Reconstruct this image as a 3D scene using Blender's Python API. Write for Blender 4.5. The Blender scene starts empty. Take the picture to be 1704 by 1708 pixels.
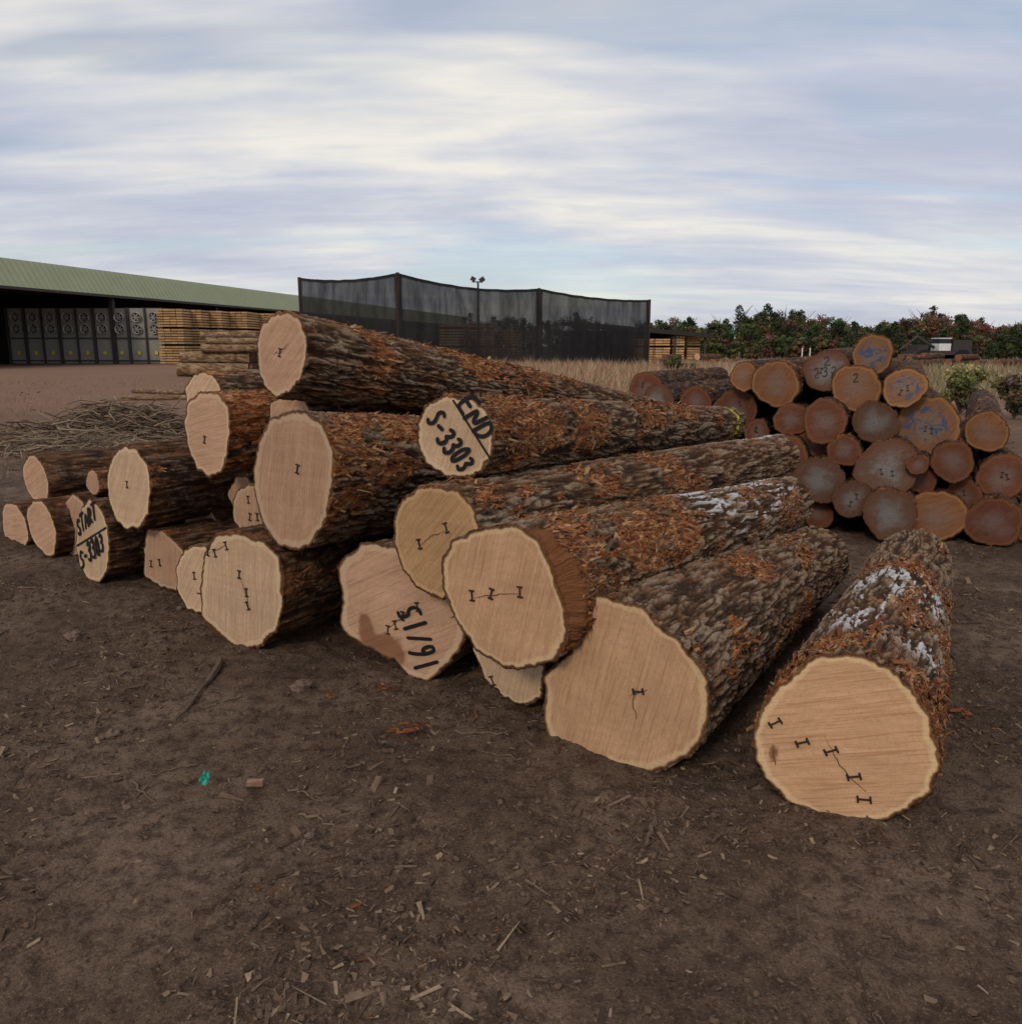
import math, bpy, random
import numpy as np
from mathutils import Vector, Matrix
random.seed(7); rng=np.random.default_rng(7)
scn=bpy.context.scene
scn.view_settings.view_transform='Standard'; scn.view_settings.look='None'; scn.view_settings.exposure=0
F=1364.;CX=852.;CY=854.;P=math.radians(11.5);H=1.55
c_,s_=math.cos(P),math.sin(P)
BAD=[]
def ray(u,v):
    a=(u-CX)/F;b=(CY-v)/F
    return (a, c_+b*s_, -s_+b*c_)
def at(u,v,z):
    r=ray(u,v);return [r[0]*z,r[1]*z,H+r[2]*z]
def gz(u,v): return -H/ray(u,v)[2]
def GP(u,v):
    q=at(u,v,gz(u,v)); return q[0],q[1]
def P3(u,v,Y):
    r=ray(u,v);t=Y/r[1];return [r[0]*t,Y,H+r[2]*t]
_pr=np.random.default_rng(3)
PERM=_pr.permutation(256); PERM=np.concatenate([PERM,PERM,PERM])
GR=_pr.normal(size=(256,3)); GR/=np.linalg.norm(GR,axis=1)[:,None]
def perlin(x,y,z):
    x,y,z=np.broadcast_arrays(x,y,z); x=np.asarray(x,float);y=np.asarray(y,float);z=np.asarray(z,float)
    xi=np.floor(x).astype(int);yi=np.floor(y).astype(int);zi=np.floor(z).astype(int)
    xf=x-xi;yf=y-yi;zf=z-zi
    f=lambda t:t*t*t*(t*(t*6-15)+10)
    u,v,w=f(xf),f(yf),f(zf)
    res=0
    for dx in (0,1):
        for dy in (0,1):
            for dz in (0,1):
                h=PERM[PERM[PERM[(xi+dx)&255]+((yi+dy)&255)]+((zi+dz)&255)]
                g=GR[h]
                d=g[...,0]*(xf-dx)+g[...,1]*(yf-dy)+g[...,2]*(zf-dz)
                res=res+d*(u if dx else 1-u)*(v if dy else 1-v)*(w if dz else 1-w)
    return res*1.6
def sstep(a,b,x):
    t=np.clip((x-a)/(b-a),0,1);return t*t*(3-2*t)
def link(o):
    scn.collection.objects.link(o); return o
def empty(name,loc=(0,0,0)):
    o=bpy.data.objects.new(name,None);o.location=loc;o.empty_display_size=.1;return link(o)
def mesh(name,V,Fc,mats,parent=None,attrs=None,smooth=False):
    me=bpy.data.meshes.new(name)
    V=np.asarray(V,dtype=np.float32).reshape(-1,3)
    if not np.isfinite(V).all(): BAD.append(name+':V')
    if isinstance(Fc,np.ndarray): Fc=Fc.tolist()
    me.from_pydata(V.tolist(),[],Fc)
    for m in (mats if isinstance(mats,(list,tuple)) else [mats]): me.materials.append(m)
    for k,a in (attrs or {}).items():
        a=np.ascontiguousarray(a,dtype=np.float32)
        if not np.isfinite(a).all(): BAD.append(name+':'+k)
        if len(a)!=len(V): BAD.append(name+':len '+k)
        if a.ndim==1:
            at_=me.attributes.new(k,'FLOAT','POINT');at_.data.foreach_set('value',a)
        else:
            at_=me.attributes.new(k,'FLOAT_VECTOR','POINT');at_.data.foreach_set('vector',a.ravel())
    if smooth: me.polygons.foreach_set('use_smooth',np.ones(len(me.polygons),dtype=bool))
    me.update()
    o=bpy.data.objects.new(name,me);link(o)
    if parent is not None:o.parent=parent
    return o
BOXV=np.array([[-1,-1,-1],[1,-1,-1],[1,1,-1],[-1,1,-1],[-1,-1,1],[1,-1,1],[1,1,1],[-1,1,1]],float)*.5
BOXF=np.array([[0,3,2,1],[4,5,6,7],[0,1,5,4],[1,2,6,5],[2,3,7,6],[3,0,4,7]])
def boxes(name,C,D,R,mat,parent=None,col=None,taper=None,jit=0.0):
    C=np.asarray(C,float);D=np.asarray(D,float);n=len(C)
    V=np.repeat(BOXV[None],n,0)*D[:,None,:]
    if taper is not None:
        e=(BOXV[:,0]>0)
        V[:,e,1]*=taper[:,None];V[:,e,2]*=taper[:,None]
    if jit: V+=rng.normal(size=V.shape)*D[:,None,:].min(-1,keepdims=True)*jit
    if R is not None: V=np.einsum('nij,nkj->nki',R,V)
    V+=C[:,None,:]
    Fc=(BOXF[None]+8*np.arange(n)[:,None,None]).reshape(-1,4)
    at_={'col':np.repeat(np.asarray(col,float)[:,None,:],8,1).reshape(-1,3)} if col is not None else None
    return mesh(name,V.reshape(-1,3),Fc,mat,parent,at_)
def rotz(a):
    a=np.asarray(a);z=np.zeros_like(a);o=np.ones_like(a)
    return np.stack([np.stack([np.cos(a),-np.sin(a),z],-1),np.stack([np.sin(a),np.cos(a),z],-1),np.stack([z,z,o],-1)],-2)
def roty(a):
    a=np.asarray(a);z=np.zeros_like(a);o=np.ones_like(a)
    return np.stack([np.stack([np.cos(a),z,np.sin(a)],-1),np.stack([z,o,z],-1),np.stack([-np.sin(a),z,np.cos(a)],-1)],-2)
def rotx(a):
    a=np.asarray(a);z=np.zeros_like(a);o=np.ones_like(a)
    return np.stack([np.stack([o,z,z],-1),np.stack([z,np.cos(a),-np.sin(a)],-1),np.stack([z,np.sin(a),np.cos(a)],-1)],-2)
def tubes(name,paths,mat,parent=None,k=5,cols=None):
    V=[];Fc=[];cl=[];b=0
    for i,(pts,rad) in enumerate(paths):
        pts=np.asarray(pts,float);n=len(pts)
        for j in range(n):
            d=pts[min(j+1,n-1)]-pts[max(j-1,0)];d/=np.linalg.norm(d)+1e-9
            a=np.cross(d,[0,0,1.]) if abs(d[2])<.9 else np.cross(d,[1.,0,0])
            a/=np.linalg.norm(a)+1e-9;bb=np.cross(d,a)
            for q in range(k):
                t=2*math.pi*q/k;V.append(pts[j]+rad[j]*(math.cos(t)*a+math.sin(t)*bb))
                if cols is not None:cl.append(cols[i])
        for j in range(n-1):
            for q in range(k):
                Fc.append((b+j*k+q,b+j*k+(q+1)%k,b+(j+1)*k+(q+1)%k,b+(j+1)*k+q))
        Fc.append(tuple(b+q for q in range(k))[::-1]);Fc.append(tuple(b+(n-1)*k+q for q in range(k)))
        b+=n*k
    return mesh(name,V,Fc,mat,parent,{'col':cl} if cols is not None else None,smooth=False)
class NT:
    def __init__(s,name,rough=.9,spec=.2):
        s.m=bpy.data.materials.new(name);s.m.use_nodes=True;s.t=s.m.node_tree;s.n=s.t.nodes
        s.b=s.n['Principled BSDF'];s.b.inputs['Roughness'].default_value=rough;s.b.inputs['Specular IOR Level'].default_value=spec
    def a(s,ty,**k):
        nd=s.n.new(ty)
        for kk,v in k.items(): setattr(nd,kk,v)
        return nd
    def l(s,o,i): s.t.links.new(o,i)
    def attr(s,nm): return s.a('ShaderNodeAttribute',attribute_name=nm)
    def mapn(s,vec,scale,rot=(0,0,0),loc=(0,0,0)):
        m=s.a('ShaderNodeMapping');m.inputs['Scale'].default_value=scale;m.inputs['Rotation'].default_value=rot;m.inputs['Location'].default_value=loc
        s.l(vec,m.inputs['Vector']);return m.outputs[0]
    def noise(s,vec,scale,detail=4,rough=.55,dist=0):
        m=s.a('ShaderNodeTexNoise');m.inputs['Scale'].default_value=scale;m.inputs['Detail'].default_value=min(detail,3)
        m.inputs['Roughness'].default_value=rough;m.inputs['Distortion'].default_value=dist
        if vec is not None:s.l(vec,m.inputs['Vector'])
        return m.outputs['Fac']
    def ramp(s,fac,stops):
        r=s.a('ShaderNodeValToRGB');cr=r.color_ramp
        while len(cr.elements)<len(stops):cr.elements.new(.5)
        for e,(p,c) in zip(cr.elements,stops):
            e.position=min(1,p);e.color=(c[0],c[1],c[2],1) if isinstance(c,(tuple,list)) else (c,c,c,1)
        s.l(fac,r.inputs[0]);return r.outputs[0]
    def mix(s,f,a,b,mode='MIX'):
        m=s.a('ShaderNodeMix',data_type='RGBA',blend_type=mode)
        for i,v in ((0,f),(6,a),(7,b)):
            if isinstance(v,(int,float)):m.inputs[i].default_value=v
            elif isinstance(v,tuple):m.inputs[i].default_value=(*v,1)
            else:s.l(v,m.inputs[i])
        return m.outputs[2]
    def math(s,op,a,b=None,clamp=False):
        m=s.a('ShaderNodeMath',operation=op,use_clamp=clamp)
        for i,v in ((0,a),(1,b)):
            if v is None:continue
            if isinstance(v,(int,float)):m.inputs[i].default_value=v
            else:s.l(v,m.inputs[i])
        return m.outputs[0]
    def color(s,c):
        if isinstance(c,tuple):s.b.inputs['Base Color'].default_value=(*c,1)
        else:s.l(c,s.b.inputs['Base Color'])
    def bump(s,h,strength=.5,dist=.01):
        b=s.a('ShaderNodeBump');b.inputs['Strength'].default_value=strength;b.inputs['Distance'].default_value=dist
        s.l(h,b.inputs['Height']);s.l(b.outputs[0],s.b.inputs['Normal'])
    def obj(s): return s.a('ShaderNodeTexCoord').outputs['Object']
    def rnd(s): return s.a('ShaderNodeObjectInfo').outputs['Random']
def plain(name,col,rough=.8,var=.25,scale=8,bump=0):
    t=NT(name,rough);o=t.obj();n=t.noise(o,scale,3)
    t.color(t.mix(n,tuple(x*(1-var) for x in col),tuple(min(1,x*(1+var)) for x in col)))
    return t.m
def bark_mat(name,dark,mid,light,rust=(.24,.095,.036),strips=((.07,.022,.009),(.22,.07,.024),(.40,.16,.055),(.56,.33,.17))):
    t=NT(name,.92,.15)
    lc=t.attr('lc').outputs['Vector'];fu=t.attr('furrow').outputs['Fac'];st=t.attr('strip').outputs['Fac'];wh=t.attr('white').outputs['Fac'];ye=t.attr('yel').outputs['Fac'];bk=t.attr('brk').outputs['Fac']
    n1=t.noise(t.mapn(lc,(1,1,.3)),75,3,.75,.2);n2=t.noise(lc,6,3,.65);n3=t.noise(lc,190,2,.7)
    v=t.math('ADD',t.math('ADD',t.math('MULTIPLY',fu,.72),t.math('MULTIPLY',n1,.36)),t.math('MULTIPLY',t.math('SUBTRACT',n3,.5),.55))
    base=t.ramp(v,[(.14,dark),(.36,tuple(x*.55 for x in mid)),(.58,mid),(.95,light)])
    rf_=t.math('MULTIPLY',t.ramp(n2,[(.42,0),(.62,.8)]),t.ramp(n1,[(.35,.3),(.6,1)]))
    base=t.mix(rf_,base,t.mix(v,tuple(x*.15 for x in rust),rust))
    lich=t.ramp(t.noise(lc,30,3,.8),[(.57,0),(.63,.55)])
    base=t.mix(t.math('MULTIPLY',lich,fu),base,(.33,.29,.235))
    fib=t.noise(t.mapn(lc,(1,1,.12)),95,3,.8,.7);chunk=t.noise(t.mapn(lc,(1,1,.4)),32,3,.75,.5)
    o=t.ramp(t.math('ADD',t.math('MULTIPLY',fib,.42),t.math('MULTIPLY',chunk,.62)),[(.40,strips[0]),(.48,strips[1]),(.55,strips[2]),(.64,strips[3])])
    base=t.mix(st,base,o)
    base=t.mix(bk,base,t.mix(fib,(.10,.035,.015),(.27,.12,.05)))
    wm=t.math('MULTIPLY',wh,t.ramp(v,[(.50,0),(.62,1)]),True)
    base=t.mix(wm,base,(.62,.62,.62))
    base=t.mix(ye,base,(.68,.62,.05))
    t.color(base)
    t.bump(t.math('ADD',n1,t.math('MULTIPLY',n3,.5)),1.,.014)
    return t.m
def face_mat(name,heart,sap,edge=.9,gray=0.0,blue=0):
    t=NT(name,.85,.15)
    fc=t.attr('fc').outputs['Vector'];rad=t.attr('rad').outputs['Fac'];rn=t.rnd();sn=t.attr('stain').outputs['Fac']
    sh=t.a('ShaderNodeVectorMath',operation='ADD');t.l(fc,sh.inputs[0])
    cmb=t.a('ShaderNodeCombineXYZ');t.l(t.math('MULTIPLY',rn,40),cmb.inputs[2]);t.l(cmb.outputs[0],sh.inputs[1]);p=sh.outputs[0]
    n=t.noise(p,5,3,.6);nf=t.noise(p,120,3,.7)
    rr=t.math('ADD',rad,t.math('MULTIPLY',n,.14))
    ring=t.math('SINE',t.math('MULTIPLY',rr,190.))
    ring2=t.math('SINE',t.math('MULTIPLY',rr,61.))
    rot=t.a('ShaderNodeVectorRotate',rotation_type='Z_AXIS');t.l(p,rot.inputs['Vector']);t.l(t.math('ADD',t.math('MULTIPLY',rn,1.3),-1.5),rot.inputs['Angle'])
    saw=t.noise(t.mapn(rot.outputs[0],(4,110,1)),1,3,.75,.3)
    saw2=t.noise(t.mapn(rot.outputs[0],(1.5,34,1)),1,3,.7,.4)
    c=t.mix(t.ramp(n,[(.3,0),(.75,1)]),tuple(x*.84 for x in heart),tuple(min(1,x*1.08) for x in heart))
    c=t.mix(t.ramp(saw,[(.36,.65),(.5,0)]),c,tuple(x*f for x,f in zip(heart,(.6,.48,.40))))
    c=t.mix(t.ramp(saw2,[(.52,0),(.68,.45)]),c,(min(1,heart[0]*1.2),heart[1]*1.25,heart[2]*1.3))
    c=t.mix(t.math('MULTIPLY',t.math('ADD',ring,1.),.06),c,tuple(x*.6 for x in heart))
    c=t.mix(t.math('MULTIPLY',t.math('ADD',ring2,1.),.07),c,tuple(x*.62 for x in heart))
    sp=t.ramp(t.math('ADD',rad,t.math('MULTIPLY',t.math('SUBTRACT',n,.5),.14)),[(edge-.02,0),(edge+.01,1)])
    c=t.mix(t.math('MULTIPLY',sp,.8),c,t.mix(saw,tuple(x*.75 for x in sap),tuple(min(1,x*1.1) for x in sap)))
    dk=t.ramp(t.math('ADD',rad,t.math('MULTIPLY',t.math('SUBTRACT',nf,.5),.02)),[(.975,0),(.99,1)])
    c=t.mix(t.math('MULTIPLY',dk,.8),c,(.09,.04,.018))
    c=t.mix(t.math('MULTIPLY',sn,.85),c,t.mix(saw,(.10,.04,.018),(.26,.11,.05)))
    if gray>0:
        g=t.ramp(t.math('ADD',t.math('MULTIPLY',rad,.6),t.math('MULTIPLY',t.noise(p,9,3,.7),.75)),[(.5,1),(.8,0)])
        c=t.mix(t.math('MULTIPLY',g,gray),c,t.mix(nf,(.09,.085,.085),(.25,.23,.22)))
    if blue:
        g=t.ramp(t.noise(p,11,3,.6,1.2),[(.5,0),(.58,.85)])
        c=t.mix(t.math('MULTIPLY',g,t.ramp(rad,[(.6,1),(.85,0)])),c,(.045,.085,.16))
    c=t.mix(t.ramp(nf,[(.35,.35),(.5,0)]),c,tuple(x*.5 for x in heart))
    hs=t.a('ShaderNodeHueSaturation');t.l(c,hs.inputs['Color']);t.l(t.math('ADD',.8,t.math('MULTIPLY',rn,.36)) if gray else t.math('ADD',.88,t.math('MULTIPLY',rn,.22)),hs.inputs['Value'])
    t.color(hs.outputs[0]);t.bump(saw,.4,.004)
    return t.m
def colmat(name,rough=.9,scale=60,var=.35):
    t=NT(name,rough,.15);c=t.attr('col').outputs['Vector'];n=t.noise(t.obj(),scale,2)
    t.color(t.mix(t.math('MULTIPLY',n,var*2),c,(.02,.014,.01)))
    return t.m
M_bark=bark_mat('oak_bark',(.020,.012,.008),(.15,.095,.058),(.36,.275,.19))
M_barkd=bark_mat('dark_bark',(.018,.01,.006),(.095,.052,.031),(.19,.125,.08))
M_barkr=bark_mat('pile_bark',(.014,.009,.007),(.07,.042,.03),(.15,.10,.075))
M_peel=bark_mat('peeled_wood',(.10,.06,.035),(.26,.17,.10),(.40,.29,.18),strips=((.16,.09,.05),(.28,.18,.10),(.40,.28,.16),(.52,.40,.25)))
M_face=face_mat('fresh_cut_wood',(.60,.365,.21),(.70,.50,.28),.93)
M_face2=face_mat('pale_cut_wood',(.60,.42,.27),(.70,.52,.32),.91)
M_faceP=face_mat('pinkish_cut_wood',(.50,.31,.20),(.56,.40,.26),.90)
M_faceO=face_mat('weathered_cut_wood',(.45,.275,.14),(.54,.35,.18),.93)
M_old=face_mat('aged_red_cut_wood',(.15,.058,.033),(.19,.08,.04),.9,gray=.45)
M_old2=face_mat('aged_grey_cut_wood',(.14,.078,.055),(.13,.06,.036),.86,gray=1.)
M_old3=face_mat('aged_orange_cut_wood',(.23,.105,.05),(.31,.155,.065),.9,gray=.4)
M_oldb=face_mat('aged_cut_wood_blue_paint',(.25,.125,.06),(.33,.17,.07),.9,gray=.6,blue=1)
M_col=colmat('splinter_wood')
M_ink=NT('black_marker_paint',.6);M_ink.color((.012,.012,.014));M_ink=M_ink.m
M_greyp=plain('dark_grey_paint',(.035,.035,.04),.7)
M_staple=plain('black_staple_plastic',(.035,.025,.022),.5)
M_crack=NT('crack_shadow',1.0);M_crack.color((.10,.045,.022));M_crack=M_crack.m
GLY={'E':[[(.7,1),(0,1),(0,0),(.7,0)],[(0,.52),(.55,.52)]],
'N':[[(0,0),(.03,1),(.65,.05),(.7,1)]],
'D':[[(0,0),(.05,1),(.45,.92),(.72,.6),(.65,.25),(.4,.04),(0,0)]],
'S':[[(.62,.88),(.4,1),(.12,.9),(.06,.7),(.3,.52),(.56,.38),(.58,.15),(.35,0),(.05,.1)]],
'-':[[(.1,.48),(.5,.5)]],
'3':[[(.05,.9),(.35,1),(.58,.82),(.5,.62),(.22,.54),(.55,.44),(.62,.2),(.4,0),(.05,.1)]],
'0':[[(.32,1),(.08,.8),(.03,.4),(.2,.04),(.48,.03),(.65,.4),(.58,.82),(.32,1)]],
'T':[[(0,1),(.7,.97)],[(.36,.98),(.33,0)]],
'A':[[(0,0),(.33,1),(.65,0)],[(.12,.36),(.55,.38)]],
'R':[[(.02,0),(.05,1),(.45,.96),(.58,.75),(.4,.54),(.05,.5),(.62,0)]],
'1':[[(.3,1),(.3,0)]],
'5':[[(.6,1),(.12,1),(.1,.56),(.42,.6),(.6,.35),(.45,.05),(.05,.06)]],
'6':[[(.5,1),(.18,.72),(.06,.32),(.22,.02),(.5,.04),(.6,.3),(.42,.5),(.12,.4)]],
'/':[[(0,-.05),(.55,1.05)]],
'2':[[(.05,.8),(.3,1),(.55,.8),(.45,.5),(.05,0),(.65,.03)]]}
def ribbon(pts,w,V,Fc,zoff):
    pts=np.array(pts,float)
    if len(pts)>2:
        for _ in range(2):
            q=[pts[0]]
            for i in range(len(pts)-1):
                q+= [pts[i]*.75+pts[i+1]*.25, pts[i]*.25+pts[i+1]*.75]
            q.append(pts[-1]);pts=np.array(q)
    for k,p in enumerate(pts):
        b=len(V);ww=w*random.uniform(.85,1.15)
        for j in range(10):
            a=2*math.pi*j/10;V.append((p[0]+ww/2*math.cos(a),p[1]+ww/2*math.sin(a),zoff+k*2e-5))
        Fc.append(tuple(range(b,b+10)))
    for k in range(len(pts)-1):
        p,q=pts[k],pts[k+1];d=q-p;L=np.linalg.norm(d)
        if L<1e-6:continue
        n=np.array([-d[1],d[0]])/L*w/2;b=len(V);zz=zoff+k*2e-5+1e-5
        for s in (p+n,p-n,q-n,q+n):V.append((s[0],s[1],zz))
        Fc.append((b,b+1,b+2,b+3))
def write(text,p0,p1,p2,w,V,Fc,z=.004):
    p0,p1,p2=map(np.array,(p0,p1,p2));X=(p1-p0)/(len(text)-.18);Y=p2-p0
    for i,ch in enumerate(text):
        sc_=random.uniform(.9,1.12);dy_=random.gauss(0,.04)
        for st in GLY[ch]:
            pts=[p0+X*(i+ .98*x)+Y*(y*sc_+dy_)+np.array([random.gauss(0,.03),random.gauss(0,.03)])*np.linalg.norm(Y)*.5 for x,y in st]
            z+=3e-4
            ribbon(pts,w*random.uniform(.9,1.1),V,Fc,z)
def make_log(name,poly,z,yaw,far,ln,rf,bark=None,face=None,NA=200,NL=140,amp=.013,strip=.25,bands=(),white=None,yel=None,seed=0,
             staples=(),texts=(),marks=(),cracks=(),outer=None,bt=.012,splint=250,center=None,radii=None,sang=None,stain=None):
    bark=bark or M_bark;face=face or M_face
    ya=math.radians(yaw);n=np.array([-math.sin(ya),-math.cos(ya),0.]);e1=np.array([math.cos(ya),-math.sin(ya),0.]);e2=np.array([0,0,1.])
    th=np.linspace(0,2*math.pi,NA,endpoint=False)
    def polR(pl):
        R=np.zeros(NA)
        for i,a in enumerate(th):
            dx,dy=math.cos(a),math.sin(a);best=0
            for j in range(len(pl)):
                x1,y1=pl[j];x2,y2=pl[(j+1)%len(pl)];ex_,ey_=x2-x1,y2-y1;den=dx*ey_-dy*ex_
                if abs(den)<1e-9:continue
                t=(x1*ey_-y1*ex_)/den;w=(x1*dy-y1*dx)/den
                if t>0 and -1e-6<=w<=1+1e-6:best=max(best,t)
            R[i]=best
        k=max(1,NA//60);ker=np.hanning(2*k+3)[1:-1];ker/=ker.sum();m=len(ker)//2
        return np.convolve(np.concatenate([R[-m:],R,R[:m]]),ker,'valid')
    if poly is not None:
        us=[p[0] for p in poly];vs=[p[1] for p in poly]
        O=np.array(at((min(us)+max(us))/2,(min(vs)+max(vs))/2,z))
        C0=np.array([0,0,H])
        def loc(u,v):
            r=np.array(ray(u,v));t=n.dot(O-C0)/n.dot(r);p=C0+r*t-O;return (float(p.dot(e1)),float(p[2]))
        R=polR([loc(*q) for q in poly])
        Ro=polR([loc(*q) for q in outer]) if outer else None
    else:
        O=np.array(center,float);a=th+seed
        R=radii*(1+.05*np.sin(2*a+seed)+.03*np.sin(3*a+seed*2)+.02*np.sin(5*a+seed*3)+.012*np.sin(9*a+seed));Ro=None
        loc=lambda u,v:(u,v)
    q_=min(1,R.mean()/.25)
    R=R+perlin(np.cos(th)*4+seed*3.1,np.sin(th)*4,seed*1.7)*.012*q_+perlin(np.cos(th)*14+seed,np.sin(th)*14,seed)*.006*q_
    if far is not None:
        lo,hi=z,25
        for _ in range(50):
            m=(lo+hi)/2
            if math.dist(at(far[0],far[1],m),O)>ln:hi=m
            else:lo=m
        Q=np.array(at(far[0],far[1],lo))
    elif isinstance(ln,tuple): Q=O+np.array(ln)
    else: Q=O-n*ln
    ax=Q-O;Ln=np.linalg.norm(ax);ax/=Ln
    root=empty(name,O)
    s=np.linspace(0,1,NL)**1.15*Ln
    T,S=np.meshgrid(th,s)
    w=S/Ln
    Rm=R.mean();shape=R[None,:]/Rm
    base=Rm+(rf-Rm)*w
    wave=1+.045*perlin(np.cos(T)*1.3+seed,np.sin(T)*1.3,S*1.3+seed)+.02*perlin(np.cos(T)*3+seed,np.sin(T)*3,S*4+seed)
    RR=base*(1+(shape-1)*np.exp(-S*1.4/max(.3,Ln*.4)))*wave
    RR=np.where(S<1e-6,R[None,:],RR)
    X=np.cos(T)*RR;Y=np.sin(T)*RR
    wx=perlin(X*9,Y*9,S*4+seed)*.35
    f1=perlin(X*30+wx*2+seed*5,Y*30+wx*2,S*6.5+seed*2+wx)
    f2=perlin(X*62+seed,Y*62+3,S*20+wx*2)
    f3=perlin(X*120+seed,Y*120,S*50)
    g1=np.abs(perlin(X*21+seed+wx,Y*21-wx,S*3.2+seed*4+wx*2))
    g2=np.abs(perlin(X*16+seed*2,Y*16+wx,S*10+seed))
    fur=sstep(-.45,.38,.6*f1+.42*f2+.25*f3)*(.15+.85*sstep(.0,.15,g1))*(.5+.5*sstep(.0,.08,g2))
    low=perlin(X*3.2+seed*7,Y*3.2,S*2.2+seed*3)+.5*perlin(X*9,Y*9+seed,S*5)+.45*perlin(X*28,Y*28,S*9+seed)+.3*perlin(X*60,Y*60,S*22)
    bandw=np.zeros_like(S)
    for bd in bands:
        sc,sw,bs=bd[:3]
        g=np.exp(-((S+.12*perlin(X*6,Y*6,S*2+seed)-sc)/sw)**2)*bs*1.3
        if len(bd)>3: g=g*np.exp(-((np.angle(np.exp(1j*(T-math.radians(bd[3])))))/math.radians(bd[4]))**2)
        bandw+=g
    st=sstep(.27,.37,low-.66+strip*1.25+bandw)
    disp=(fur-1)*amp*1.15*(1-st*.8)-st*amp*.5
    disp+=f3*amp*.18
    rag=perlin(X*36,Y*36,S*12)*.5+.5
    disp+=st*(rag**2)*amp*1.2
    disp*=sstep(-.0,.02,S)*.8+.2
    RR2=RR+disp
    brk=np.zeros_like(S)
    if Ro is not None:
        kk=sstep(0,.05,S)*np.exp(-np.maximum(0,S-.06)/.35)
        RR2=RR2*(1-kk)+(Ro[None,:]+disp)*kk
        d=(Ro-R)[None,:]
        brk=sstep(.004,.015,d)*sstep(.09,.04,S+perlin(X*12,Y*12,S*4)*.03)
        st=np.maximum(st,sstep(.01,.03,d)*sstep(.35,.1,S+perlin(X*12,Y*12,S*4)*.15)*.7)
    wh=np.zeros_like(S)
    if white:
        for (s0,s1,t0,tw) in white:
            dth=np.abs(np.angle(np.exp(1j*(T-math.radians(t0)))))/math.radians(tw)
            net=sstep(.22,.05,np.abs(perlin(X*13+seed,Y*13,S*7)))+sstep(.1,.35,perlin(X*7,Y*7,S*4+3))*.8
            wh=np.maximum(wh,sstep(s0-.12,s0+.1,S)*sstep(s1+.12,s1-.1,S)*sstep(1.1,.6,dth+.5*perlin(X*7,Y*7,S*5))*np.clip(net,0,1)*(1-.6*st))
    ye=np.zeros_like(S)
    if yel: ye=sstep(yel[1],yel[1]*.6,np.abs(S-yel[0]+.02*perlin(X*20,Y*20,S)))*sstep(-.3,-.1,perlin(X*30,Y*30,S*30))
    bl=sstep(0,.35,s/Ln)[:,None]
    e1p=np.array([ax[1],-ax[0],0.]);e1p/=np.linalg.norm(e1p);e2p=np.cross(e1p,ax);e2p*=np.sign(e2p[2])
    E1=e1[None]*(1-bl)+e1p[None]*bl;E2=e2[None]*(1-bl)+e2p[None]*bl
    E1/=np.linalg.norm(E1,axis=1)[:,None];E2/=np.linalg.norm(E2,axis=1)[:,None]
    V=(ax[None,None]*S[...,None]+RR2[...,None]*(np.cos(T)[...,None]*E1[:,None,:]+np.sin(T)[...,None]*E2[:,None,:]))
    Rf=R-bt*(1+.5*perlin(np.cos(th)*6+seed,np.sin(th)*6,2.))
    lip=(Rf[:,None]*(np.cos(th)[:,None]*e1+np.sin(th)[:,None]*e2))+n*.002
    Vall=np.concatenate([lip[None],V],0)
    lc=np.stack([X,Y,S],-1);lc=np.concatenate([lc[:1]*[.9,.9,1],lc],0)
    cat=lambda a,v:np.concatenate([np.full((1,NA),v),a],0).ravel()
    nr=NL+1
    i=np.arange(nr-1)[:,None];j=np.arange(NA)[None];jn=(j+1)%NA
    Fc=np.stack([i*NA+j,i*NA+jn,(i+1)*NA+jn,(i+1)*NA+j],-1).reshape(-1,4)[:, ::-1]
    mesh('bark',Vall.reshape(-1,3),Fc,bark,root,{'lc':lc.reshape(-1,3),'furrow':cat(fur,.3),'strip':cat(st,.5),'white':cat(wh,0),'yel':cat(ye,0),'brk':cat(brk,.3)},smooth=True)
    def disc(nm,Rr,e1,e2,off,mat,K=14):
        k=np.linspace(.03,1,K)
        rr=k[:,None]*Rr[None,:]
        x=rr*np.cos(th);y=rr*np.sin(th)
        dz=perlin(x*6+seed,y*6,seed)*.004+perlin(x*1.5,y*30,seed)*.0015
        dz=dz*(1-k[:,None]**6)
        nn=np.cross(e1,e2);nn=nn*np.sign(nn.dot(n))
        Vd=x[...,None]*e1+y[...,None]*e2+dz[...,None]*nn+off
        sn=np.zeros_like(x)
        if stain and mat is face:
            for (u_,v_,ru,rv) in stain:
                a0,b0=loc(u_,v_);a1,_=loc(u_+ru,v_);_,b1_=loc(u_,v_+rv)
                sn=np.maximum(sn,sstep(1.1,.75,np.hypot((x-a0)/(a1-a0),(y-b0)/(b1_-b0))+.35*perlin(x*14,y*14,seed)))
        i=np.arange(K-1)[:,None];Fd=np.stack([i*NA+j,(i+1)*NA+j,(i+1)*NA+jn,i*NA+jn],-1).reshape(-1,4)
        fl=Fd[:, ::-1].tolist();fl.append(list(range(NA))[::-1])
        mesh(nm,Vd.reshape(-1,3),fl,mat,root,{'fc':np.stack([x,y,x*0+seed],-1).reshape(-1,3),'rad':np.repeat(k,NA),'stain':sn.ravel()})
    disc('cut_face',Rf,e1,e2,n*.002,face,30 if stain else 14)
    disc('far_cut_face',RR2[-1],E1[-1],E2[-1],ax*Ln,M_old,5)
    def on_face(nm,Vp,Fp,mat):
        if not Vp:return
        Vp=np.array(Vp);W=Vp[:,:1]*e1+Vp[:,1:2]*e2+(Vp[:,2:3]+.002)*n
        mesh(nm,W,Fp,mat,root)
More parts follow.
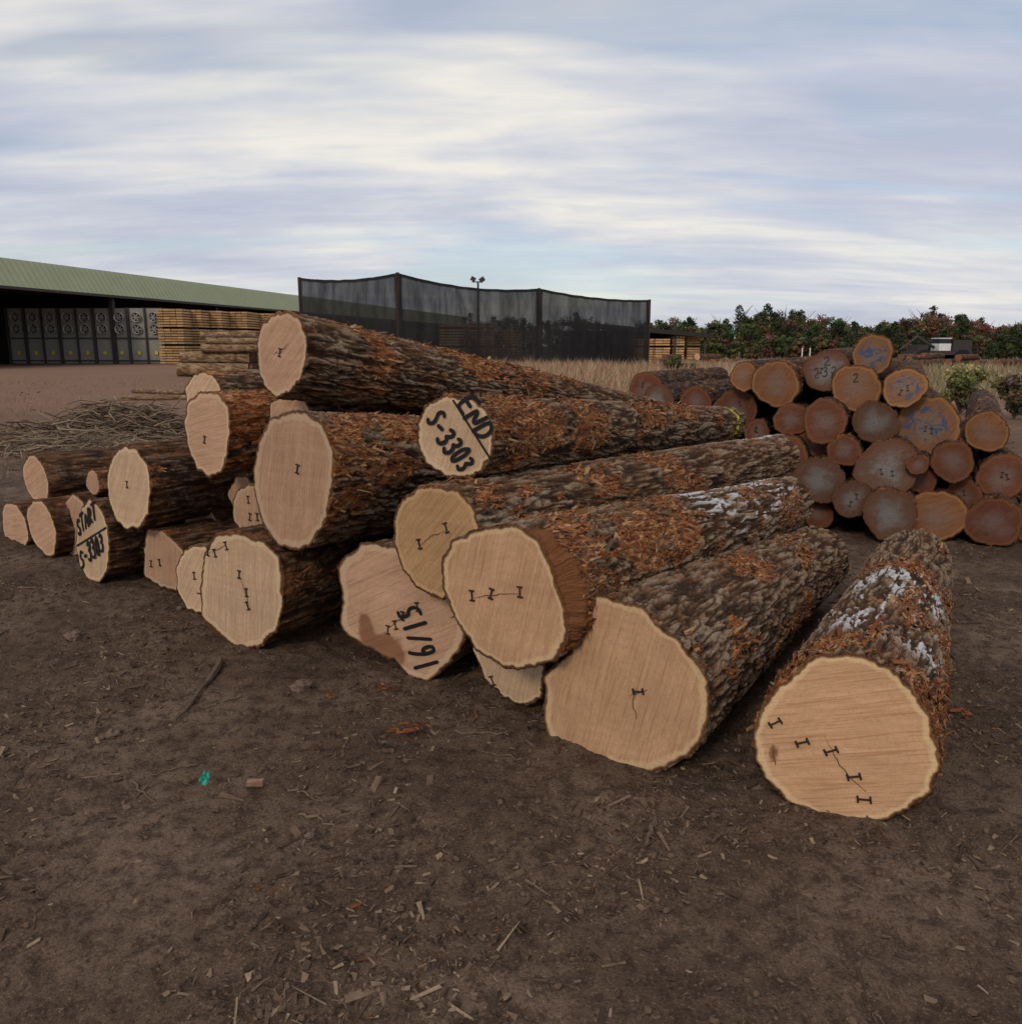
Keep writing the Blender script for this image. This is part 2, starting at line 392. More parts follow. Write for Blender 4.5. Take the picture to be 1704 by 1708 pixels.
    for q,(u,v) in enumerate(staples):
        a,b=loc(u,v);ang=math.radians(sang[q%len(sang)] if sang else random.uniform(-25,25));L=.04 ;ca,sa=math.cos(ang),math.sin(ang)
        Vp=[];Fp=[]
        for (cx,cy,wx_,wy_) in ((0,0,.005,L),(0,L/2,.024,.006),(0,-L/2,.024,.006)):
            b0=len(Vp)
            for zz in (.0,.006 if wx_<.01 else .0072):
                for sx,sy in ((-1,-1),(1,-1),(1,1),(-1,1)):
                    px,py=cx+sx*wx_/2,cy+sy*wy_/2
                    Vp.append((a+px*ca-py*sa,b+px*sa+py*ca,zz))
            Fp+=[tuple(b0+k for k in f) for f in BOXF.tolist()]
        on_face('staple',Vp,Fp,M_staple)
    Vp=[];Fp=[]
    for cr in cracks:
        pts=[np.array(loc(*p)) for p in cr];pp=[]
        for k in range(len(pts)-1):
            for t in np.linspace(0,1,6,endpoint=False):
                pp.append(pts[k]*(1-t)+pts[k+1]*t+rng.normal(size=2)*.0025)
        pp.append(pts[-1])
        for k in range(len(pp)-1):
            d=pp[k+1]-pp[k];nn=np.array([-d[1],d[0]])/(np.linalg.norm(d)+1e-9);w0=.0012*math.sin(math.pi*(k+.3)/len(pp))+.0004;b0=len(Vp)
            for g in (pp[k]+nn*w0,pp[k]-nn*w0,pp[k+1]-nn*w0,pp[k+1]+nn*w0):Vp.append((g[0],g[1],.0045))
            Fp.append((b0,b0+1,b0+2,b0+3))
    on_face('drying_crack',Vp,Fp,M_crack)
    Vp=[];Fp=[]
    for tx in texts:
        if tx[0]=='LINE': ribbon([loc(*tx[1]),loc(*tx[2])],tx[3],Vp,Fp,.0045)
        else: write(tx[0],loc(*tx[1]),loc(*tx[2]),loc(*tx[3]),tx[4],Vp,Fp,.005)
    on_face('painted_lettering',Vp,Fp,M_ink)
    for (tx,p0,p1,p2,w_,mt) in marks:
        Vp=[];Fp=[];write(tx,p0,p1,p2,w_,Vp,Fp,.006);on_face('paint_mark',Vp,Fp,mt)
    if splint:
        edge=((st*(1-st)*4+.35*st)*(1-brk)).ravel()*np.repeat((s>.03)&(s<Ln*.95),NA)
        up=(np.sin(T).ravel()>-.5);edge=edge*up
        if edge.sum()>5:
            idx=rng.choice(len(edge),size=splint,p=edge/edge.sum())
            pos=V.reshape(-1,3)[idx];tt=T.ravel()[idx]
            ii=idx//NA
            rad_=np.cos(tt)[:,None]*E1[ii]+np.sin(tt)[:,None]*E2[ii]
            tan=-np.sin(tt)[:,None]*E1[ii]+np.cos(tt)[:,None]*E2[ii]
            big=rng.random(splint)<.10
            ln_=rng.uniform(.008,.036,splint)*np.where(big,2.3,1);wd=rng.uniform(.004,.013,splint)*np.where(big,1.9,1);thk=rng.uniform(.001,.004,splint)
            sg=rng.choice([-1,1],splint)
            lift=rng.uniform(.0,.5,splint);sk=rng.normal(size=splint)*.5
            dx=ax[None]*sg[:,None]+rad_*lift[:,None]+tan*sk[:,None];dx/=np.linalg.norm(dx,axis=1)[:,None]
            dy=np.cross(rad_,dx);dy/=np.linalg.norm(dy,axis=1)[:,None]+1e-9;dz=np.cross(dx,dy)
            Rm_=np.stack([dx,dy,dz],-1)
            cols=np.array([(.36,.15,.06),(.22,.075,.03),(.50,.30,.15),(.12,.05,.025),(.16,.11,.07),(.32,.12,.04)])[rng.integers(0,6,splint)]
            boxes('torn_bark_splinters',pos+dx*ln_[:,None]*.42+rad_*.001,np.stack([ln_,wd,thk],-1),Rm_,M_col,root,cols,taper=rng.uniform(.05,.7,splint),jit=.3)
    return root
g=gz
make_log('log',[(1395,1090),(1440,1090),(1485,1110),(1525,1145),(1550,1190),(1568,1240),(1570,1285),(1555,1325),(1520,1350),(1470,1370),(1420,1377),(1370,1370),(1320,1345),(1280,1310),(1258,1275),(1253,1235),(1262,1190),(1290,1150),(1325,1115),(1360,1095)],g(1420,1377)+.03,28,(1522,940),2.6,.215,NA=440,NL=320,seed=1.3,strip=.3,
  bands=[(.10,.12,.8,130,60),(.15,.3,.7,10,45),(.75,.12,.6,100,60),(1.5,.15,.8,90,60),(.5,.25,.8,170,40),(.8,.6,.7,5,35)],white=[(.35,1.5,75,52)],splint=3200,
  staples=[(1293,1205),(1338,1238),(1386,1252),(1424,1295),(1441,1333)],sang=[-52,-62,-60,-70,-80],cracks=[[(1375,1225),(1400,1275),(1445,1320)],[(1290,1240),(1293,1275)]],face=M_face,stain=[(1290,1255,7,16)])
make_log('log',[(1000,986),(1040,1003),(1075,1012),(1095,1040),(1130,1065),(1160,1095),(1180,1125),(1190,1165),(1185,1210),(1165,1250),(1130,1275),(1085,1290),(1030,1282),(970,1268),(925,1250),(905,1215),(905,1180),(913,1145),(903,1130),(950,1085),(970,1040),(972,1000)],g(1085,1290)+.03,36,(1360,930),2.4,.2,NA=440,NL=300,seed=2.1,strip=.2,
  bands=[(1.0,.28,.6,80,40),(.05,.06,.5,60,100),(1.6,.2,.5,70,40)],splint=1200,staples=[(1065,1153)],sang=[-75],cracks=[[(1062,1145),(1055,1170),(1063,1200)],[(1050,1160),(1080,1150)]],face=M_face)
make_log('log',[(800,878),(855,874),(895,893),(912,925),(930,970),(945,1020),(948,1070),(925,1105),(870,1121),(820,1105),(785,1075),(760,1035),(738,985),(736,930),(755,900)],3.2,35,(1315,838),2.5,.16,NA=420,NL=300,seed=3.7,strip=.32,
  outer=[(800,878),(855,872),(898,886),(930,912),(955,950),(968,1000),(966,1050),(938,1095),(870,1121),(820,1105),(785,1075),(760,1035),(738,985),(736,930),(755,900)],
  bands=[(.25,.14,.75,60,60),(.62,.14,.85,60,70),(.97,.12,.85,60,70),(1.25,.06,.5,60,60)],white=[(1.25,2.3,80,65)],splint=3000,staples=[(788,993),(820,990),(868,987)],sang=[5,-10,2],cracks=[[(788,997),(820,992),(868,990)]],face=M_face)
make_log('log',[(735,808),(770,820),(790,845),(800,875),(795,930),(775,975),(740,1000),(700,985),(670,950),(655,905),(656,860),(670,830),(700,812)],3.5,37,(1298,762),3.0,.155,NA=340,NL=300,seed=4.9,strip=.3,
  bands=[(1.5,.18,1.0,55,60),(.85,.12,.8,50,40),(.1,.1,.6,70,60)],white=[(2.6,2.95,110,35)],splint=1800,staples=[(745,880),(700,907)],sang=[20,15],cracks=[[(745,885),(722,893),(700,910)]],face=M_faceO,marks=[])
make_log('log',[(745,656),(790,665),(815,685),(826,720),(822,760),(805,785),(775,800),(740,795),(710,775),(695,740),(695,705),(710,675)],3.6,28,(1220,706),3.1,.12,NA=340,NL=320,seed=5.2,strip=.33,amp=.010,
  bands=[(.12,.12,.9,40,80),(.42,.18,1.0,40,80),(.85,.16,.95,40,70),(1.5,.14,.8,40,60),(2.1,.12,.6,40,60)],yel=(2.93,.03),splint=3400,face=M_face2,
  texts=[('END',(762,675),(803,735),(790,658),.019),('LINE',(757,668),(822,770),.010),('S-3303',(711,701),(768,790),(737,684),.018)])
make_log('log',[(480,518),(500,528),(513,560),(514,590),(505,630),(485,655),(460,666),(442,650),(430,615),(427,570),(437,540),(455,522)],4.2,38,(1095,694),4.0,.15,NA=340,NL=320,seed=6.6,strip=.33,
  bands=[(.5,.14,.95,50,50),(1.2,.28,1.0,50,60),(.02,.04,.5,90,90),(1.9,.2,.6,60,50)],splint=2200,staples=[(468,588)],sang=[-15],face=M_faceP,cracks=[[(455,590),(468,588),(482,572)]])
make_log('log',[(490,683),(520,690),(545,710),(558,750),(556,810),(545,865),(525,905),(500,919),(465,912),(440,880),(425,830),(422,780),(430,730),(450,698)],3.9,38,(1010,765),3.2,.26,NA=380,NL=300,seed=7.4,strip=.32,
  bands=[(.25,.2,.7,75,40),(.15,.25,.7,5,50),(.7,.15,.5,70,40)],splint=1800,staples=[(497,782)],sang=[-12],face=M_faceP)
make_log('log',[(350,650),(370,657),(383,680),(385,715),(380,760),(368,790),(350,797),(330,785),(313,745),(306,705),(312,670),(330,655)],4.8,37,None,2.8,.2,NA=240,NL=160,seed=8.4,strip=.55,
  bands=[(.2,.3,.6,60,80)],splint=800,staples=[(342,733)],sang=[-10],face=M_faceP)
make_log('log',[(210,742),(230,748),(247,775),(253,815),(248,860),(232,882),(210,884),(192,865),(180,830),(178,790),(188,758)],5.1,36,None,2.6,.22,bark=M_barkd,NA=240,NL=160,seed=9.1,strip=.1,amp=.006,splint=60,staples=[(213,808)],sang=[0],face=M_face2)
make_log('log',[(360,890),(400,888),(440,900),(465,925),(474,965),(472,1010),(465,1050),(435,1078),(402,1088),(370,1060),(335,1030),(333,985),(340,930),(348,905)],g(402,1088)+.03,33,None,2.0,.24,bark=M_barkd,NA=320,NL=200,seed=10.2,strip=.18,amp=.008,splint=300,
  outer=[(360,886),(400,885),(440,898),(465,925),(476,965),(474,1010),(466,1050),(435,1080),(402,1092),(362,1078),(326,1044),(323,985),(340,930),(348,905)],
  staples=[(378,910),(359,922),(348,920),(400,958),(412,988),(414,1010)],sang=[20,15,-10,-5,5,20],cracks=[[(345,925),(380,908)],[(400,955),(410,990),(418,1015)]],face=M_face2)
make_log('log',[(150,830),(168,845),(180,875),(184,915),(180,950),(168,973),(150,970),(135,950),(127,915),(128,875),(138,845)],g(160,975),38,None,2.0,.24,bark=M_barkd,NA=240,NL=140,seed=11.2,strip=.1,amp=.007,splint=60,face=M_face2,
  texts=[('START',(133,893),(163,862),(129,868),.022),('LINE',(130,910),(178,880),.013),('S-3303',(138,948),(176,917),(134,920),.022)])
make_log('log',[(122,820),(140,835),(147,870),(140,920),(122,932),(108,915),(104,880),(107,840)],g(122,932),38,None,2.4,.2,bark=M_barkd,NA=160,NL=100,seed=12.2,strip=.1,amp=.006,splint=0,face=M_faceP,staples=[(120,872)])
make_log('log',[(245,880),(270,882),(290,900),(308,915),(307,950),(295,988),(268,980),(240,962),(240,920)],g(290,990),34,None,2.4,.2,bark=M_barkd,NA=200,NL=120,seed=13.2,strip=.2,amp=.006,splint=100,face=M_faceP,staples=[(253,940),(267,938)],sang=[-5,10])
make_log('log',[(325,907),(350,910),(360,940),(358,990),(340,1028),(310,1015),(295,985),(293,945),(305,918)],g(330,1028),36,None,2.4,.2,NA=200,NL=120,seed=14.2,strip=.2,splint=60,face=M_face2,staples=[(325,960)])
make_log('log',[(412,808),(435,805),(455,830),(455,870),(440,900),(405,895),(390,870),(387,835),(397,815)],4.75,36,None,2.4,.17,NA=200,NL=120,seed=15.2,strip=.3,splint=100,face=M_faceP,staples=[(415,833),(418,862),(430,862)],sang=[5,-8,4])
make_log('log',[(395,792),(415,795),(425,820),(415,850),(390,850),(378,825)],5.3,36,None,2.4,.12,NA=160,NL=80,seed=16.2,splint=0,face=M_faceP)
make_log('log',[(600,905),(650,905),(700,930),(740,965),(775,1020),(780,1060),(755,1105),(715,1138),(685,1130),(660,1105),(620,1085),(580,1060),(563,1040),(570,1000),(562,940)],g(700,1138)+.02,30,None,2.3,.27,NA=320,NL=180,seed=17.2,strip=.2,splint=200,face=M_faceP,
  staples=[(697,1012),(672,1027),(648,1050),(660,1042)],sang=[10,-5,0,15],cracks=[[(697,1005),(672,1027),(645,1052)]],texts=[('16/15',(735,1110),(699,1004),(700,1119),.018)],stain=[(642,1088,42,34),(612,1050,14,26)])
make_log('log',[(785,1078),(830,1060),(880,1070),(910,1110),(905,1165),(875,1180),(840,1165),(805,1130)],g(870,1180),35,None,2.2,.17,NA=240,NL=120,seed=18.2,strip=.2,splint=60,face=M_face2,staples=[(822,1135)],sang=[25])
make_log('log',[(340,617),(362,630),(370,650),(370,690),(335,700),(312,680),(308,645),(322,625)],5.5,37,None,2.4,.13,NA=160,NL=100,seed=19.2,strip=.3,splint=60,face=M_face2)
make_log('log',[(480,653),(510,665),(520,690),(510,730),(470,730),(448,700),(450,672)],4.7,37,None,2.6,.12,NA=160,NL=100,seed=20.2,strip=.3,splint=60,face=M_faceP)
for (u,v,z,r,l) in [(600,790,4.9,.24,2.4),(330,880,5.6,.24,2.4),(520,960,4.9,.22,2.2),(60,800,6.3,.2,2.2),(70,880,6.1,.22,2.4),(25,880,6.6,.22,2.2),(155,805,6.0,.10,2.0),(440,860,5.6,.22,2.2),(250,890,6.0,.2,2.2)]:
    make_log('log',None,0,36,None,l,r*.9,bark=M_barkd,NA=120,NL=60,seed=u*.013,splint=40,face=M_faceP,center=at(u,v,z),radii=r,strip=.35,amp=.006)
pile=[(1077,648,30,0),(1097,668,28,1),(1160,670,27,0),(1225,684,38,0),(1240,628,25,2),(1293,640,40,2),(1378,618,38,1),(1455,592,36,3),(1427,646,42,2),(1508,647,36,3),(1375,703,38,0),(1459,704,37,1),(1543,712,55,3),(1353,743,28,0),(1408,752,28,0),(1478,782,52,1),(1588,770,35,0),(1365,800,42,1),(1420,833,32,1),(1483,858,45,1),(1560,880,48,2),(1605,828,30,0),(1365,858,26,0),(1320,700,30,0),(1262,720,22,0),(1645,720,36,2),(1655,880,44,0),(1670,795,40,0),(1310,760,38,0),(1310,840,36,0),(1260,780,36,0),(1245,850,38,0),(1180,740,36,0),(1180,820,38,0),(1110,740,38,0),(1110,820,38,0),(1730,870,42,0),(1535,800,26,0),(1530,775,18,0)]
for k,(u,v,r,ty) in enumerate(pile):
    z=6.55+max(0,(1480-u))*.003
    ctr=at(u,v,z+random.uniform(-.15,.15));rr=r*z/F*.96
    ctr[2]=max(ctr[2],rr*.95)
    mk=[]
    if u==1378: mk=[('232',(-.1,-.06),(.09,-.04),(-.1,.03),.007,M_greyp),('2',(-.03,.04),(.04,.05),(-.03,.12),.007,M_greyp)]
    if u==1427: mk=[('2',(-.03,.04),(.03,.05),(-.03,.12),.008,M_greyp)]
    ay=math.radians(27+random.uniform(-3,3));L_=random.uniform(3.0,3.9)
    make_log('log',None,0,27+random.uniform(-9,9),None,(math.sin(ay)*L_,math.cos(ay)*L_,random.uniform(-.05,.05)),rr*.85,bark=M_barkr,NA=110,NL=70,seed=k*1.37+.4,splint=30,
       face=[M_old,M_old2,M_old3,M_oldb][ty],center=ctr,radii=rr,strip=.25,amp=.008,bt=.010,marks=mk,
       staples=[] if k%3 else [(random.uniform(-.06,.06),random.uniform(-.06,.06)) for _ in range(2)])
def geo(d0,end,r=1.085):
    out=[];x=0;d=d0
    while x<end: d*=r;x+=d;out.append(x)
    return np.array(out)
def gh(x,y):
    d=np.hypot(x,y)
    a=np.clip((45-d)/40,0,1)
    h=perlin(x*.7,y*.7,1.)*.022+perlin(x*2.3,y*2.3,5.)*.020+(perlin(x*7,y*7,2.)*.014+perlin(x*17,y*17,8.)*.012)*a
    h+=np.abs(perlin(x*29,y*29,4.))*.012*a
    return h-.01
ex=geo(.025,2500);xs=np.concatenate([-5-ex[::-1],np.linspace(-5,5,500),5+ex])
ey=geo(.025,2500);eb=geo(.06,60,1.2);ys=np.concatenate([.6-eb[::-1],np.linspace(.6,8,420),8+ey])
GX,GY=np.meshgrid(xs,ys);GZ=gh(GX,GY)
nx,ny=len(xs),len(ys);ii=np.arange(ny-1)[:,None];jj=np.arange(nx-1)[None]
t=NT('dirt_ground',.95,.12)
o=t.a('ShaderNodeNewGeometry').outputs['Position']
n1=t.noise(o,1.1,3,.6);n2=t.noise(o,14,3,.7);n3=t.noise(o,95,3,.8);nb=t.noise(o,.12,3,.6)
col=t.ramp(n1,[(.32,(.085,.054,.036)),(.5,(.15,.10,.069)),(.68,(.235,.165,.12))])
col=t.mix(t.ramp(n2,[(.38,.75),(.55,0)]),col,(.055,.035,.024))
col=t.mix(t.ramp(n3,[(.56,0),(.66,.6)]),col,(.30,.215,.15))
col=t.mix(t.ramp(n3,[(.32,.75),(.46,0)]),col,(.035,.022,.015))
sx=t.a('ShaderNodeSeparateXYZ');t.l(o,sx.inputs[0])
fy=t.a('ShaderNodeMapRange');t.l(sx.outputs[1],fy.inputs[0]);fy.inputs[1].default_value=9;fy.inputs[2].default_value=22
farc=t.mix(nb,(.22,.12,.078),(.32,.20,.135));farc=t.mix(t.ramp(n2,[(.4,.5),(.6,0)]),farc,(.12,.07,.048))
col=t.mix(fy.outputs[0],col,farc)
fz=t.a('ShaderNodeMapRange');t.l(sx.outputs[1],fz.inputs[0]);fz.inputs[1].default_value=90;fz.inputs[2].default_value=160
col=t.mix(fz.outputs[0],col,(.09,.085,.045))
t.color(col);t.bump(t.math('ADD',t.math('MULTIPLY',n2,.8),t.math('MULTIPLY',n3,.7)),1.,.025)
mesh('dirt_ground',np.stack([GX,GY,GZ],-1).reshape(-1,3),np.stack([ii*nx+jj,ii*nx+jj+1,(ii+1)*nx+jj+1,(ii+1)*nx+jj],-1).reshape(-1,4),t.m,smooth=True)
def scatter(n,ymin,ymax,p=1.3):
    y=ymin+(ymax-ymin)*rng.random(n)**p
    x=(rng.random(n)*2-1)*(y*.8+.6)
    return x,y
def chips(name,n,ymin,ymax,l0,l1,wr,cols,p=1.3,tilt=.25,clump=True):
    x,y=scatter(n*3 if clump else n,ymin,ymax,p)
    if clump:
        w=np.clip(.3+perlin(x*1.3,y*1.3,9.)*1.8,.03,2);k=rng.choice(len(x),n,replace=False,p=w/w.sum());x,y=x[k],y[k]
    L=l0+(l1-l0)*rng.random(n)**3;W=L*rng.uniform(wr[0],wr[1],n);T=np.minimum(W*.5,rng.uniform(.001,.006,n))
    R=rotz(rng.uniform(0,6.28,n))@roty(rng.normal(size=n)*tilt)@rotx(rng.normal(size=n)*tilt)
    c=np.array(cols)[rng.integers(0,len(cols),n)]*rng.uniform(.7,1.25,(n,1))
    return boxes(name,np.stack([x,y,gh(x,y)+T*.3],-1),np.stack([L,W,T],-1),R,M_col,None,c,taper=rng.uniform(.2,1,n),jit=.4)
brown=[(.15,.095,.062),(.21,.14,.095),(.10,.063,.042),(.27,.19,.13),(.17,.115,.08),(.34,.25,.17),(.07,.045,.032),(.13,.085,.06)]
chips('wood_chip_litter',42000,.7,6.5,.004,.034,(.15,.5),brown,1.5,.35)
chips('bark_litter',4500,.8,14,.02,.10,(.10,.35),brown[:5]+brown[6:],1.3,.25)
chips('splinter_litter',2600,.8,9,.02,.13,(.03,.1),brown+[(.34,.25,.16)],1.3,.15)
chips('orange_bark_litter',110,1.4,6,.012,.06,(.15,.4),[(.30,.115,.045),(.22,.075,.03)],1.2)
def lump(x,y,r,flat=.6,n=14,m=10,seed=0,sink=.35):
    th=np.linspace(0,2*math.pi,n,endpoint=False);ph=np.linspace(.12,math.pi-.12,m)
    T,Pp=np.meshgrid(th,ph);X=np.sin(Pp)*np.cos(T);Y=np.sin(Pp)*np.sin(T);Z=np.cos(Pp)
    k=1+.45*perlin(X*1.3+seed,Y*1.3,Z*1.3+seed)+.25*perlin(X*3+seed,Y*3,Z*3)
    V=np.stack([X*k*r,Y*k*r*.75,Z*k*r*flat],-1).reshape(-1,3)
    a=random.uniform(0,6);ca,sa=math.cos(a),math.sin(a);V=np.stack([V[:,0]*ca-V[:,1]*sa,V[:,0]*sa+V[:,1]*ca,V[:,2]],-1)
    i=np.arange(m-1)[:,None];j=np.arange(n)[None];jn=(j+1)%n
    Fc=np.stack([i*n+j,(i+1)*n+j,(i+1)*n+jn,i*n+jn],-1).reshape(-1,4).tolist()+[list(range(n))]
    return V+np.array([x,y,float(gh(np.array(x),np.array(y)))+r*flat*(1-sink)]),Fc
VV=[];FF=[];b=0
for k in range(2000):
    y=.9+9*random.random()**1.3;x=random.uniform(-1,1)*(y*.8+.5);r=random.uniform(.004,.014)
    v,f=lump(x,y,r,.7,n=7,m=5,seed=k*.7,sink=.55);VV.append(v);FF+=[[q+b for q in ff] for ff in f];b+=len(v)
M_clod=plain('dirt_clod',(.12,.08,.055),.95,.4,60)
mesh('dirt_clods',np.concatenate(VV),FF,M_clod)
M_stone=plain('stone',(.15,.105,.08),.9,.45,45)
for (u,v,r) in [(505,1147,.045),(190,1226,.032),(122,1060,.05),(300,1018,.02),(515,1392,.016),(212,1345,.014)]:
    x,y=GP(u,v);V_,F_=lump(x,y,r,.65,n=18,m=12,seed=u,sink=.6);mesh('stone',V_,F_,M_stone)
x,y=GP(425,1310);boxes('brick_fragment',[(x,y,.012)],[(.055,.03,.022)],rotz([.2]),plain('brick_fragment',(.30,.18,.13),.9,.4,50),jit=.16)
x,y=GP(343,1312)
th=np.linspace(0,1,9);S1,S2=np.meshgrid(th,th)
zz=.018+.02*perlin(S1*3,S2*3,2.)+.02*np.abs(perlin(S1*5,S2*5,7.))+S2*.018
i=np.arange(8)[:,None];j=np.arange(8)[None]
mesh('plastic_scrap',np.stack([x+(S1-.5)*.035*(1-.4*S2),y+(S2-.5)*.05,zz],-1).reshape(-1,3),np.stack([i*9+j,i*9+j+1,(i+1)*9+j+1,(i+1)*9+j],-1).reshape(-1,4),plain('green_plastic',(.03,.32,.22),.35,.3,60))
def stick(name,u0,v0,u1,v1,r,col):
    a=GP(u0,v0);b_=GP(u1,v1);pts=[];n=9
    for k in range(n):
        t_=k/(n-1);px=a[0]*(1-t_)+b_[0]*t_+random.gauss(0,.006);py=a[1]*(1-t_)+b_[1]*t_+random.gauss(0,.006)
        pts.append((px,py,float(gh(np.array(px),np.array(py)))+r*.8))
    rad=[r*random.uniform(.5,1.1)*(1-.5*k/(n-1)) for k in range(n)]
    return tubes(name,[(pts,rad)],M_col,None,6,[col])
for s4 in [(370,1100,295,1203,.018,(.17,.12,.085)),(400,1160,335,1178,.008,(.2,.15,.1)),(610,1270,565,1282,.006,(.2,.15,.1)),(1093,1370,1075,1415,.011,(.17,.12,.09)),(480,1312,530,1330,.005,(.25,.18,.12)),(760,1215,850,1225,.007,(.2,.14,.1)),(330,1270,250,1290,.005,(.2,.15,.1)),(870,1262,800,1250,.006,(.18,.13,.09)),(500,1355,560,1378,.006,(.25,.18,.12)),(220,1300,260,1345,.005,(.2,.15,.11))]:
    stick('stick',*s4)
for (u,v,l) in [(660,1152,.09),(685,1219,.11),(660,1222,.07),(550,1164,.05),(1590,1188,.12),(640,1150,.05),(705,1216,.05),(1610,1192,.08)]:
    x,y=GP(u,v);n=5
    boxes('orange_bark_piece',[(x+random.gauss(0,.016),y+random.gauss(0,.012),.008+.003*k) for k in range(n)],[(l*random.uniform(.3,.7),l*.12,.005) for k in range(n)],rotz(rng.uniform(-.7,.7,n))@rotx(rng.normal(size=n)*.4),M_col,None,[(.30,.11,.042),(.20,.07,.03),(.33,.14,.06),(.13,.055,.03),(.25,.09,.035)],taper=rng.uniform(.2,.7,n),jit=.6)
def brush(name,u,v,n,sx_,sy_,hz,l,r,cols):
    cx,cy=GP(u,v);paths=[];cl=[]
    for k in range(n):
        x=cx+random.gauss(0,sx_);y=cy+random.gauss(0,sy_);d=math.exp(-((x-cx)/sx_/1.4)**2-((y-cy)/sy_/1.4)**2)
        z=.01+hz*d*random.random();a=random.gauss(0,.9);ll=random.uniform(.3,1)*l;el=random.gauss(0,.18);pts=[]
        for q in range(5):
            t_=q/4-.5;pts.append((x+math.cos(a)*ll*t_+random.gauss(0,.04)*ll,y+math.sin(a)*ll*t_+random.gauss(0,.04)*ll,max(.01,z+el*ll*t_+random.gauss(0,.04)*ll-.1*ll*t_*t_)))
        rr=r*random.uniform(.3,1.2);paths.append((pts,[rr*(1-.15*q) for q in range(5)]));cl.append(random.choice(cols))
    return tubes(name,paths,M_col,None,4,cl)
brush('brush_pile',205,722,600,.9,.6,.6,1.2,.017,[(.2,.14,.1),(.3,.22,.15),(.12,.08,.055),(.38,.29,.2)])
brush('brush_pile',120,750,260,.7,.4,.3,.9,.015,[(.2,.14,.1),(.3,.22,.15),(.38,.29,.2)])
chips('field_debris',4800,7,34,.03,.30,(.08,.4),[(.3,.19,.13),(.38,.26,.18),(.16,.10,.07),(.44,.33,.22)],1.1,.15)
def simple_log(name,A,B,r,seed,face=M_face2,bark=M_barkd,strip=.9):
    A=np.array(A,float);B=np.array(B,float);d=B-A;yaw=math.degrees(math.atan2(d[0],d[1]))
    return make_log(name,None,0,yaw,None,tuple(d),r*.9,bark=bark,NA=40,NL=24,seed=seed,splint=0,face=face,center=A,radii=r,strip=strip,amp=.006,bt=.01)
for (u0,v0,u1,v1,r) in [(202,668,308,668,.07),(222,655,300,660,.075),(100,598,172,600,.12)]:
    a=GP(u0,v0);b_=GP(u1,v1);simple_log('wooden_pole',(a[0],a[1],r),(b_[0],b_[1]+.4,r),r,u0*.1,bark=M_peel,strip=.2)
yb=GP(300,628)[1]
x0=GP(300,628)[0]
k=0
def row(zc,xs_,r,ln,yo):
    global k
    for xo in xs_:
        k+=1;simple_log('peeled_log',(x0+xo+random.uniform(-.15,.15),yb+yo,zc),(x0+xo+ln,yb+yo+.5,zc+random.uniform(-.02,.02)),r,k*.9,bark=M_peel,strip=.55)
for yo in (0,.75,1.5,2.2):
    row(.36,[0.],.34,3.4,yo)
for yo in (.3,1.1,1.8): row(.95,[.1],.32,3.3,yo)
for yo in (.6,1.2,1.7,.1): row(1.42,[1.1],.2,2.9,yo)
for yo in (.5,1.0,1.5): row(1.78,[1.3],.19,2.6,yo)
row(2.1,[1.0],.17,2.6,.9)
A=P3(92,438,65);Zt=A[2];Zb=P3(92,484,65)[2]
r=ray(490,490);tt=(Zt-H)/r[2];B_=[r[0]*tt,r[1]*tt]
d=np.array([B_[0]-A[0],B_[1]-A[1]]);d/=np.linalg.norm(d)
nn=np.array([-d[1],d[0]])
def bp(s,o_): return np.array([A[0],A[1]])+d*s+nn*o_
bld=empty('lumber_kiln_building',(0,0,0))
t=NT('green_corrugated_metal',.5,.4);t.color(t.mix(t.noise(t.obj(),.6,3),(.25,.28,.16),(.32,.35,.21)));M_green=t.m
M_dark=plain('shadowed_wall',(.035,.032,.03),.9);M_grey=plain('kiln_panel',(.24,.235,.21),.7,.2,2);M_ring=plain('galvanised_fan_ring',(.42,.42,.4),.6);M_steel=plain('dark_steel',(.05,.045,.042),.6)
ang=math.atan2(d[1],d[0])
Ltot=150;s0=-30
Vf=[];Ff=[];ns=int(Ltot/.3)
for q in range(ns+1):
    s_q=s0+q*.3;off=.0 if q%2 else -.10
    p=bp(s_q,off);Vf+=[(p[0],p[1],Zb),(p[0]+nn[0]*1.2,p[1]+nn[1]*1.2,Zt)]
for q in range(ns):Ff.append((2*q,2*q+2,2*q+3,2*q+1))
mesh('green_roof_fascia',Vf,Ff,M_green,bld)
def bbox(nm,s,o_,z,ds,do,dz,mat,par=bld):
    p=bp(s,o_);return boxes(nm,[(p[0],p[1],z)],[(ds,do,dz)],rotz([ang]),mat,par)
bbox('roof',s0+Ltot/2,14.2,Zt-.02,Ltot,26,.1,plain('roof_metal',(.3,.31,.3)))
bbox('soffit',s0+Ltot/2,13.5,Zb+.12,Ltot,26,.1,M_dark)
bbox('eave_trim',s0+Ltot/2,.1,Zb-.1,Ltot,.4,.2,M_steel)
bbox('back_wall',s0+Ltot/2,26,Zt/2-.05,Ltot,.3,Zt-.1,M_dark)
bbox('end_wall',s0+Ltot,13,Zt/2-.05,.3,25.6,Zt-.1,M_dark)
for q in range(10):
    bbox('column',s0+5+q*16,.8,Zb/2-.1,.35,.35,Zb-.2,M_steel)
yk=72
xl=P3(10,515,yk)[0];xr=P3(270,515,yk)[0];zt=P3(150,513,yk)[2];kil=empty('kiln_unit',(0,0,0))
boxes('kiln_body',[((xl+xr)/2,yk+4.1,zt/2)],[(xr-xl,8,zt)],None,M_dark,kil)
boxes('kiln_front',[((xl+xr)/2,yk+.05,zt/2-.01)],[(xr-xl-.1,.1,zt-.1)],None,M_grey,kil)
M_yel=plain('yellow_sign',(.6,.45,.04),.6)
npan=9;wpx=(xr-xl)/npan
